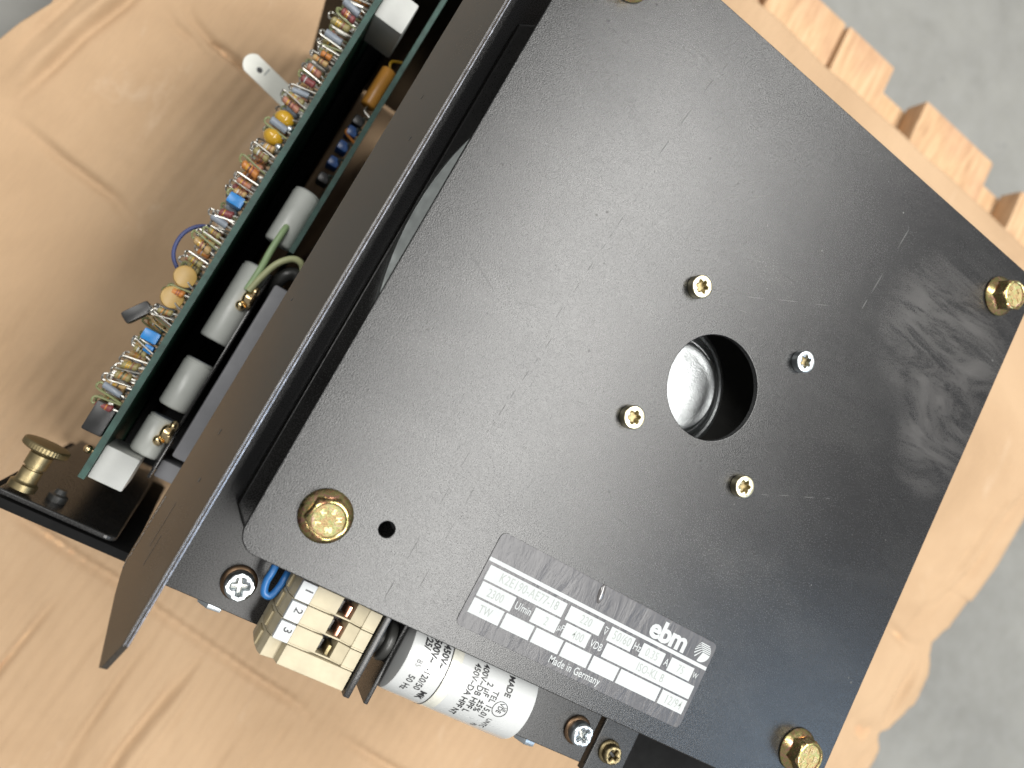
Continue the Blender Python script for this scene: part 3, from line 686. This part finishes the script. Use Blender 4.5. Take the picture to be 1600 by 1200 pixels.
# striped shell emblem
m = MB(); ex, ey, er = 0.6835, 0.1462, 0.0150
def clipd(px, py):
    d = math.hypot(px - ex, py - ey); return (px, py) if d <= er else (ex + (px - ex) * er / d, ey + (py - ey) * er / d)
for k in range(5):           # bars that bend from the centre into rays
    y0 = ey + 0.0018 + k * 0.0026; a = math.radians(205 - 22 * k + 30)
    xr = ex + math.sqrt(max(er ** 2 - (y0 - ey) ** 2, 0)); kx = ex - 0.001 - 0.0022 * k * 0.9
    t = 0.0008
    m.add([(kx, y0 - t, z), (xr, y0 - t, z), (xr - 0.0004, y0 + t, z), (kx, y0 + t, z)], [[0, 1, 2, 3]], 'field')
    aa = math.radians(232 - 15 * k); L = er * 2
    pa = (kx, y0 - t); pb = (kx, y0 + t)
    d0 = (math.cos(aa - .05), math.sin(aa - .05)); q0 = pa; q1 = pb
    e0 = (pa[0] + d0[0] * L, pa[1] + d0[1] * L); d1 = (math.cos(aa - .15), math.sin(aa - .15)); e1 = (pb[0] + d1[0] * L, pb[1] + d1[1] * L)
    e0 = clipd(*e0); e1 = clipd(*e1)
    m.add([(*pa, z), (*pb, z), (*e1, z), (*e0, z)], [[0, 1, 2, 3]], 'field')
w = [(ex + 0.0004, ey + 0.0002)] + [(ex + er * math.cos(math.radians(a)), ey + er * math.sin(math.radians(a))) for a in range(254, 361, 8)]
m.add([(*p, z) for p in w], [list(range(len(w)))], 'field')
m.build('shell_emblem', lab, (ex, ey, z), 0)
# blister under the vinyl
m = MB(); bmx = bmesh.new(); bmesh.ops.create_uvsphere(bmx, u_segments=24, v_segments=12, radius=1)
m.from_bm(bmx, 'blister', Matrix.Translation((0.482, 0.153, 0.0008)) @ Matrix.Rotation(0.15, 4, 'Z') @ Matrix.Diagonal((0.0055, 0.0145, 0.0034, 1)))
m.build('blister', lab, (0.482, 0.153, 0.001), 80)

# ------------------------------------------------------------------ terminal block
tb = empty('terminal_block', (0.16, -0.06, ZB), 'cream three way terminal block with tags 1, 2 and 3 beside the black plate edge', 'terminal block')
ys_ = [-0.0075, -0.0357, -0.0634, -0.0905]
for k in range(3):
    y1, y0 = ys_[k] - 0.0006, ys_[k + 1] + 0.0006; ym = (y0 + y1) / 2
    md = MB()
    prof = [(0.0965, -0.128), (0.0965, -0.085), (0.0995, -0.060), (0.1045, -0.048), (0.126, -0.048), (0.1262, -0.040)]
    top = [(0.1640, -0.040)]; hole = [(0.1655, -0.085), (0.1860, -0.085)]; tail = [(0.1875, -0.0465), (0.2035, -0.041), (0.2045, -0.0395), (0.2225, -0.0395), (0.2225, -0.128)]
    # side walls of the module, with an open wire funnel between them
    pr = prof + top + hole + tail
    MXZ = Matrix(((1, 0, 0, 0), (0, 0, 1, 0), (0, 1, 0, 0), (0, 0, 0, 1)))
    md.sheet([pr], y0 + 0.0022, y1, 'cream', 0.0006, 1, MXZ)
    wall = prof + [(0.1485, -0.040), (0.158, -0.0425), (0.1640, -0.047), (0.189, -0.047), (0.2035, -0.0435), (0.2045, -0.0395), (0.2225, -0.0395), (0.2225, -0.128)]
    md.sheet([wall], y0, y0 + 0.0022, 'cream', 0.0004, 1, MXZ)
    mo_ = md.build('terminal', tb, (0.16, ym, -0.08), 30)
    MB().box(0.1045, 0.1255, y0 + 0.0008, y1 - 0.0008, -0.0478, -0.0372, 'tag', 0.0012).build('marker', mo_, (0.115, ym, -0.042), 30)
    T2 = Matrix.Translation((0.1125, ym + 0.003, 0)) @ Matrix.Rotation(-math.pi / 2, 4, 'Z')
    MB().text(str(k + 1), 0, 0, 0.0155, 'ink', -0.03710, 'CENTER', T2, bold=0.0003).build('numeral', mo_, (0.115, ym, -0.037), 0)
    h = MB().box(0.1662, 0.1853, y0 + 0.0024, y1 - 0.005, -0.0845, -0.075, 'scratch_recess')  # near-black floor paints the shade inside the wire funnel
    h.box(0.1775, 0.1825, y0 + 0.004, y1 - 0.008, -0.0745, -0.046, 'copper' if k < 2 else 'brass', 0.001); h.box(0.1690, 0.1735, y0 + 0.004, y1 - 0.008, -0.0745, -0.062, 'rubber', 0.001)
    h.build('clamp', mo_, (0.175, ym, -0.07), 30)
    MB().box(0.1635, 0.1850, y1 - 0.0001, y1 + 0.0001, -0.08, -0.05, 'scratch_recess')
m = MB(); MXZ = Matrix(((1, 0, 0, 0), (0, 0, 1, 0), (0, 1, 0, 0), (0, 0, 0, 1)))
m.sheet([[(0.0965, -0.128), (0.0965, -0.085), (0.0995, -0.060), (0.104, -0.049), (0.1235, -0.054), (0.127, -0.0405), (0.2225, -0.0400), (0.2225, -0.128)]], -0.118, -0.0911, 'cream', 0.0012, 2, MXZ)
m.build('end_cover', tb, (0.16, -0.105, -0.08), 30)
m = MB()
for k in range(4): m.box(0.0945, 0.0985, ys_[k] - 0.024, ys_[k] - 0.004, -0.100, -0.070, 'cream_dark', 0.0012)
m.build('side_rib', tb, (0.088, -0.06, -0.08), 30)
MB().box(0.2250, 0.2345, -0.122, 0.0, -0.128, -0.034, 'black', 0.002).build('end_plate', tb, (0.23, -0.06, -0.08), 30)

# ------------------------------------------------------------------ motor capacitor
cap = empty('motor_capacitor', (0.39, -0.045, -0.145), 'white cylindrical motor capacitor with black printing lying under the black plate edge', 'capacitor')
yc, zc, rc = -0.0455, -0.0835, 0.0595
def cylmap(xup, u):           # u runs round the can from its top towards the front
    t = u / (rc + 0.0007); return Vector((xup, yc - (rc + 0.0007) * math.sin(t), zc + (rc + 0.0007) * math.cos(t)))
m = MB(); m.lathe([(rc - .006, 0), (rc - .001, 0.001), (rc, 0.004), (rc, 0.0625), (rc - 0.0009, 0.0635), (rc - .0009, 0.0790), (rc, 0.0800), (rc, 0.204), (rc - 0.0016, 0.2085), (rc - .006, 0.2110), (rc - .016, 0.2115)], 'can', (0.2745, yc, zc), (1, 0, 0), 96)
can = m.build('can', cap, (0.39, yc, zc), 30)
m = MB(); m.lathe([(rc - .0006, 0), (rc + 0.0003, 0.0004), (rc + 0.0003, 0.0166), (rc - .0006, 0.017)], 'tape', (0.3375, yc, zc), (1, 0, 0), 96, False, False)
m.build('tape_band', can, (0.384, yc, zc), 60)
m = MB(); m.lathe([(rc + .0004, 0), (rc + .0004, 0.0013)], 'ink', (0.3360, yc, zc), (1, 0, 0), 96, False, False)
def ct(b, xb, u0, s, sx=.85, bold=0.0003): m.text(b, 0, 0, s, 'ink', 0, 'LEFT', sx=sx, bold=bold, fn=lambda p: cylmap(xb + p.y, u0 + p.x))
ct('450V~', 0.3215, -0.042, 0.0150, .82, .0005); ct('MK', 0.3190, 0.030, 0.0140, .9, .0004); ct('500V~', 0.3055, -0.044, 0.0150, .82, .0005); ct('-120/50', 0.3065, -0.003, 0.0140, .82, 0.0001)
ct('25/', 0.2925, -0.040, 0.0145, .82, .0005); ct('85', 0.2905, -0.009, 0.0120, .9, -0.0002); ct('50 Hz', 0.2905, 0.014, 0.0140, .82, 0.0001)
ct('450V~DA HPF NT', 0.3745, -0.036, 0.0138, .80, .0002); ct('400V~DB HPF L', 0.3880, -0.040, 0.0138, .80, .0002); ct('2 \u00b5F  \u00b15%', 0.4005, -0.019, 0.0138, .80, .0002)
ct('TEL 15.01', 0.4135, -0.012, 0.0138, .80, .0001); ct('UNTC', 0.4280, 0.028, 0.0110, .8, 0); ct('Pb', 0.4170, 0.050, 0.0110, .8, 0); ct('MADE', 0.4320, -0.040, 0.0135, .82, .0004)
# approval mark in a ring
for r0, r1 in ((0.0108, 0.0118),):
    n = 40; P = []
    for k in range(n):
        a = 2 * math.pi * k / n; P += [cylmap(0.4355 + r0 * math.cos(a), 0.009 + r0 * math.sin(a)), cylmap(0.4355 + r1 * math.cos(a), 0.009 + r1 * math.sin(a))]
    m.add(P, [[2 * k, 2 * k + 1, (2 * k + 3) % (2 * n), (2 * k + 2) % (2 * n)] for k in range(n)], 'ink')
ct('VDE', 0.4315, -0.0005, 0.0110, .75, .0001); ct('US', 0.4402, 0.0035, 0.006, .9, .0001)
m.build('lettering', can, (0.42, yc, zc + rc), 0)
m = MB(); m.box(0.2650, 0.2715, -0.1285, 0.004, -0.165, -0.0615, 'black', 0.0016); m.build('bracket', cap, (0.268, -0.06, -0.11), 30)
m = MB(); m.lathe([(0.022, 0), (0.0275, 0.002), (0.029, 0.007), (0.029, 0.012), (0.027, 0.0145), (0.021, 0.016), (0.018, 0.0235), (0.012, 0.026)], 'rubber', (0.2645, -0.0455, -0.0840), (-1, 0, 0), 40); m.build('rubber_nut', cap, (0.255, -0.0455, -0.084), 40)

# ------------------------------------------------------------------ circuit boards
pcb1 = empty('circuit_board', (-0.188, 0.4, -0.9), 'long green circuit board on edge crowded with resistors and yellow capacitors on its outer side', 'circuit board')
MYZ = Matrix(((0, 0, 1, 0), (1, 0, 0, 0), (0, 1, 0, 0), (0, 0, 0, 1)))     # sheet plane -> YZ, thickness -> X
def board(parent, x0, x1, y0, y1, z0, z1):
    m = MB(); m.box(x0, x1, y0, y1, z0, z1 - 0.0006, 'pcb'); m.box(x0 + .0002, x1 - .0002, y0, y1, z1 - 0.0006, z1, 'pcbedge'); return m.build('board', parent, ((x0 + x1) / 2, (y0 + y1) / 2, (z0 + z1) / 2), 0)
board(pcb1, -0.1925, -0.1845, -0.012, 0.795, -0.61, -0.05)
xb = -0.1925
def resistor(y, z, L, r, mat, dy, style):
    m = MB(); x0 = xb - 0.007; x1 = x0 - L
    if style == 'r':
        b = min(r * .35, L * .2)
        m.lathe([(r * .6, 0), (r, b), (r * 1.02, L * .2), (r * .88, L * .28), (r * .88, L * .72), (r * 1.02, L * .8), (r, L - b), (r * .6, L)], mat, (x0, y, z), (-1, 0, 0), 10)
        for q, bc in ((0.34, random.choice(['r_maroon', 'ic', 'r_orange'])), (0.52, random.choice(['r_maroon', 'tant', 'ic'])), (0.66, random.choice(['tant', 'r_orange', 'tag']))):
            m.lathe([(r * .90, 0), (r * .90, L * .07)], bc, (x0 - L * q, y, z), (-1, 0, 0), 10, False, False)
    else:
        m.cyl((x0, y, z), (x1, y, z), r, mat, 10, r * .25)
    lm = random.choice(['lead', 'lead', 'r_green'])
    m.tube([(x1, y, z), (x1 - 0.0035, y, z), (x1 - 0.0055, y + dy * .5, z + .002), (x1 - 0.0032, y + dy, z), (x0 - 0.01, y + dy, z), (xb + 0.001, y + dy, z)], 0.0014, lm, 6, 4)
    m.cyl((xb + .001, y, z), (x0, y, z), 0.0014, 'lead', 6)
    m.sphere((xb, y + dy, z), 0.0028, 'lead', (0.6, 1, 1), 8)
    sy = random.uniform(-.28, .28); sz = random.uniform(-.3, .25)       # hand-bent: leans away from square
    for q in m.v: d = xb - q.x; q.y += sy * d; q.z += sz * d
    return m
special = [0.255, 0.226, 0.183, 0.173, 0.373, 0.499, 0.471, 0.059, 0.019]
pool = ['r_orange', 'r_tan', 'r_olive', 'r_pink', 'r_orange', 'r_pink', 'r_maroon', 'r_grey', 'r_tan', 'r_olive', 'r_brown']
random.seed(21); y = 0.078
while y < 0.775:
    for row in range(3):
        yy = y + random.uniform(-0.004, 0.004) + 0.004 * row
        if row == 0 and min(abs(yy - s_) for s_ in special) < 0.011: continue
        mat = random.choice(pool); st = 'c' if mat == 'r_grey' else 'r'
        if 0.48 < y and random.random() < 0.3: mat = 'lead'; st = 'c'
        L = random.uniform(0.014, 0.025); r = random.uniform(0.0038, 0.0056) if mat != 'lead' else 0.0036
        resistor(yy, -0.0585 - 0.026 * row - random.uniform(0, .006), L, r, mat, random.choice([-1, 1]) * random.uniform(0.006, 0.009), st).build('resistor' if mat != 'lead' else 'diode', pcb1, (xb - .02, yy, -0.06 - .026 * row), 40)
    y += random.uniform(0.0125, 0.0165)
def part(m, name, org, label=None, par=pcb1, sm=45):
    o = m.build(name, par, org, sm); return tag(o, label)
for y in (0.499, 0.471):
    m = MB(); m.sphere((-0.210, y, -0.072), 0.0118, 'tant', (1.12, 0.95, 1.05)); m.tube([(-0.204, y, -0.07), (-0.199, y + .004, -0.066), (xb, y + .006, -0.064)], 0.0016, 'lead'); m.sphere((-0.1975, y - .010, -0.062), 0.005, 'silver')
    part(m, 'tantalum_capacitor', (-0.21, y, -0.072))
for y in (0.257, 0.227):
    m = MB(); m.lathe([(0.0105, 0), (0.0135, 0.0010), (0.0143, 0.003), (0.0135, 0.005), (0.0105, 0.006)], 'disc', (-0.2105, y, -0.066), (0.25, 0.12, 1), 24)
    m.tube([(-0.204, y - .004, -0.062), (-0.198, y - .007, -0.062), (xb, y - .008, -0.062)], 0.0015, 'lead'); part(m, 'disc_capacitor', (-0.21, y, -0.066))
for y in (0.373, 0.173):
    m = MB(); m.box(-0.2175, -0.197, y - 0.0075, y + 0.0075, -0.085, -0.060, 'blue', 0.003)
    if y < 0.2: m.box(-0.208, -0.196, y - 0.021, y - 0.010, -0.09, -0.068, 'blue', 0.003)
    part(m, 'film_capacitor', (-0.207, y, -0.07))
m = MB(); Tt = Matrix.Translation((-0.2365, 0.1905, -0.085)) @ Matrix.Rotation(-0.55, 4, 'Z'); m.box(-0.008, 0.008, -0.017, 0.018, -0.012, 0.012, 'ic', 0.004, Tt)
m.tube([(-0.228, 0.196, -0.08), (-0.216, 0.192, -0.076), (-0.208, 0.188, -0.074), (xb, 0.186, -0.074)], 0.002, 'gold'); m.tube([(-0.228, 0.203, -0.084), (-0.214, 0.200, -0.078), (xb, 0.196, -0.076)], 0.0018, 'lead'); part(m, 'transistor', (-0.236, 0.19, -0.085))
m = MB(); m.box(-0.2195, -0.194, 0.038, 0.077, -0.115, -0.062, 'ic', 0.003); m.cyl((-0.205, 0.077, -0.07), (-0.205, 0.083, -0.07), 0.004, 'lead', 8); part(m, 'relay', (-0.207, 0.058, -0.08))
m = MB(); m.sphere((-0.2, 0.018, -0.075), 0.0055, 'gold'); m.cyl((-0.2, 0.018, -0.075), (xb, 0.018, -0.075), 0.003, 'gold', 10); part(m, 'terminal_post', (-0.2, 0.018, -0.075))
for (y0, y1) in ((-0.0095, 0.0345), (0.684, 0.733)):
    m = MB(); m.box(-0.1842, -0.1415, y0, y1, -0.150, -0.060, 'white_plastic', 0.0025); part(m, 'board_support', (-0.163, (y0 + y1) / 2, -0.1))
for (y0, y1, r, x) in ((0.3581, 0.4405, 0.0188, -0.1384), (0.2052, 0.3187, 0.0197, -0.1430), (0.1045, 0.1741, 0.0192, -0.1434), (0.0367, 0.0898, 0.0192, -0.1443)):
    m = MB(); m.lathe([(r * .86, 0), (r * .97, 0.0015), (r, 0.004), (r, y1 - y0 - 0.006), (r * .93, y1 - y0 - 0.0045), (r * .98, y1 - y0 - 0.002), (r * .84, y1 - y0)], 'ecan', (x, y0, -0.105), (0, 1, 0), 40)
    m.lathe([(r * .8, 0), (r * .8, 0.0008)], 'r_grey', (x, y1 - 0.0004, -0.105), (0, 1, 0), 32); part(m, 'electrolytic_capacitor', (x, (y0 + y1) / 2, -0.105))

pcb2 = empty('circuit_board', (-0.117, 0.58, -0.6), 'short green circuit board on edge next to the slanted flange, holding an orange capacitor', 'circuit board')
board(pcb2, -0.1215, -0.1145, 0.355, 0.795, -0.60, -0.08)
m = MB(); m.cyl((-0.132, 0.600, -0.135), (-0.132, 0.664, -0.135), 0.0115, 'orange_film', 20, 0.003); m.tube([(-0.132, 0.600, -0.135), (-0.132, 0.592, -0.134), (-0.122, 0.588, -0.132)], 0.0018, 'lead'); m.tube([(-0.132, 0.664, -0.135), (-0.136, 0.676, -0.134), (-0.122, 0.684, -0.132)], 0.002, 'tant'); part(m, 'film_capacitor', (-0.132, 0.63, -0.135), None, pcb2)
for (y, mt, z) in ((0.555, 'dkblue', -0.135), (0.530, 'dkblue', -0.135), (0.505, 'dkblue', -0.14), (0.475, 'ic', -0.13), (0.575, 'ic', -0.14)):
    m = MB(); m.box(-0.140, -0.124, y - 0.008, y + 0.007, z - 0.02, z + 0.012, mt, 0.004); m.tube([(-0.124, y, z + .01), (-0.128, y + .004, z + .018), (-0.121, y + .008, z + .01)], 0.0014, 'lead'); part(m, 'film_capacitor' if mt != 'ic' else 'choke', (-0.132, y, z), None, pcb2)
m = MB(); m.tube([(-0.121, 0.560, -0.14), (-0.136, 0.556, -0.128), (-0.138, 0.548, -0.126), (-0.122, 0.544, -0.132)], 0.0022, 'r_orange'); part(m, 'resistor', (-0.13, 0.55, -0.13), None, pcb2)

# heat sink block on its metal strip beyond the flange
hs = empty('heat_sink', (-0.12, 0.17, -0.4), 'grey insulating block clamped by two golden screws beneath the slanted flange', 'heat sink')
MB().box(-0.1262, -0.1222, 0.015, 0.318, -0.42, -0.088, 'gloss', 0.0012).build('mounting_strip', hs, (-0.124, 0.16, -0.3), 30)
MB().box(-0.1140, -0.075, 0.052, 0.309, -0.30, -0.082, 'heat', 0.004).build('insulating_block', hs, (-0.095, 0.18, -0.2), 40)
MB().box(-0.121, -0.080, 0.018, 0.042, -0.24, -0.100, 'heat', 0.003).build('spacer', hs, (-0.1, 0.03, -0.2), 40)
for y in (0.275, 0.0755):
    z = -0.085
    m = MB(); m.lathe([(0.0125, 0), (0.0135, 0.002), (0.0135, 0.004), (0.0105, 0.0045), (0.0105, 0.010), (0.009, 0.013), (0.005, 0.015)], 'gold', (-0.1262, y, z), (-1, 0, 0), 28)
    m.sphere((-0.137, y - 0.013, z), 0.0072, 'gold'); m.sphere((-0.130, y + 0.011, z + .003), 0.008, 'gold', (0.7, 1, 1)); m.build('clamp_screw', hs, (-0.133, y, z), 45)

# ------------------------------------------------------------------ loose wires and cable tag
def wire(name, pts, r, mat, label, cat='wire'):
    m = MB(); m.tube(pts, r, mat, 12, 8); return tag(m.build(name, None, Vector(pts[len(pts) // 2]), 60), label, cat)
wire('wire', [(-0.186, 0.330, -0.13), (-0.214, 0.331, -0.103), (-0.230, 0.326, -0.100), (-0.241, 0.310, -0.100), (-0.243, 0.291, -0.100), (-0.237, 0.274, -0.100), (-0.222, 0.262, -0.1), (-0.200, 0.255, -0.11)], 0.0026, 'navywire', 'thin navy blue wire looping out over the cardboard from the long circuit board')
wire('wire', [(0.068, 0.02, -0.11), (0.072, -0.020, -0.090), (0.0715, -0.040, -0.088), (0.0765, -0.0545, -0.088), (0.086, -0.055, -0.088), (0.0905, -0.040, -0.088), (0.092, -0.020, -0.092), (0.10, 0.02, -0.12)], 0.0052, 'bluewire', 'bright blue wire bent in a tight loop between screw and terminal block')
wire('wire', [(-0.1404, 0.2825, -0.0820), (-0.1395, 0.3173, -0.0820), (-0.1404, 0.3454, -0.0800), (-0.1395, 0.3803, -0.0870), (-0.1386, 0.3976, -0.1220)], 0.0046, 'greenwire', 'straight pale green wire rising from the upper golden clamp screw')
wire('wire', [(-0.1376, 0.2825, -0.0770), (-0.1329, 0.3078, -0.0750), (-0.1254, 0.3313, -0.0720), (-0.1122, 0.3473, -0.0720), (-0.0990, 0.3482, -0.0750), (-0.0896, 0.3361, -0.0920), (-0.0858, 0.3223, -0.1320)], 0.0044, 'yellowwire', 'yellowish green wire curling from the golden screw towards the slanted flange')
wire('cable', [(-0.1131, 0.2940, -0.1320), (-0.1122, 0.3192, -0.0900), (-0.1009, 0.3333, -0.0850), (-0.0896, 0.3277, -0.0900), (-0.0774, 0.3033, -0.1120)], 0.0085, 'rubber', 'thick black cable arched over the end of the grey block', 'cable')
# tag strip sticking out beside the long board
a = Vector((-0.319, 0.612, -0.30)); b = Vector((-0.196, 0.594, -0.325)); xdir = (b - a).normalized(); ydir = Vector((0, 0, 1)).cross(xdir).normalized(); zd = xdir.cross(ydir)
MT = Matrix((xdir, ydir, zd)).transposed().to_4x4(); MT.translation = a
L = (b - a).length
m = MB(); m.sheet([arc(0.012, 0, 0.0185, 115, 245, 8) + [(L, -0.0175), (L, 0.0175)]], -0.001, 0.001, 'cable_tag', 0.0005, 1, MT)
ctag = m.build('cable_tag', None, a, 40); tag(ctag, 'white plastic cable tag with a small dark mark poking out left of the circuit board', 'cable tag')
m = MB(); m.add([MT @ Vector((0.0205 + 0.0042 * math.cos(k / 10 * 6.283) * (1 + .2 * (k % 2)), 0.0005 + 0.0046 * math.sin(k / 10 * 6.283), 0.0012)) for k in range(10)], [list(range(10))], 'ink')
m.text('1', 0, 0, 0.019, 'faded', 0.0012, 'CENTER', MT @ Matrix.Translation((0.030, 0.0, 0)) @ Matrix.Rotation(0.0, 4, 'Z'), bold=0.0002)
m.build('printed_mark', ctag, a, 0)

# ------------------------------------------------------------------ the card cage is drawn small above; here it gets its real size and place
KS = 1.4; KO = Vector((0.0461, -0.0786, -0.3918))
def enlarge(o):
    w = world_loc(o) * KS + KO
    o.location = w - (world_loc(o.parent) if o.parent else Vector()); o.scale = (KS, KS, KS)
for o in list(COL.objects):
    nm = o.name.split('.')[0]
    if o.parent is None and nm in ('circuit_board', 'heat_sink', 'cable_tag', 'cable'): enlarge(o)
    elif o.parent is None and nm == 'wire' and 'bright blue' not in o['label']: enlarge(o)
    elif o.parent is chassis and nm in ('front_panel', 'panel_rim', 'rear_panel', 'spring_clip', 'cage_shade_sheets', 'thumb_screw'): enlarge(o)

# ------------------------------------------------------------------ to metres
done = set()
for o in bpy.data.objects:
    if o.type in ('CAMERA', 'LIGHT'): continue
    o.location = Vector(o.location) * S
    if o.type == 'MESH' and o.data.name not in done:
        o.data.transform(Matrix.Scale(S, 4)); done.add(o.data.name)
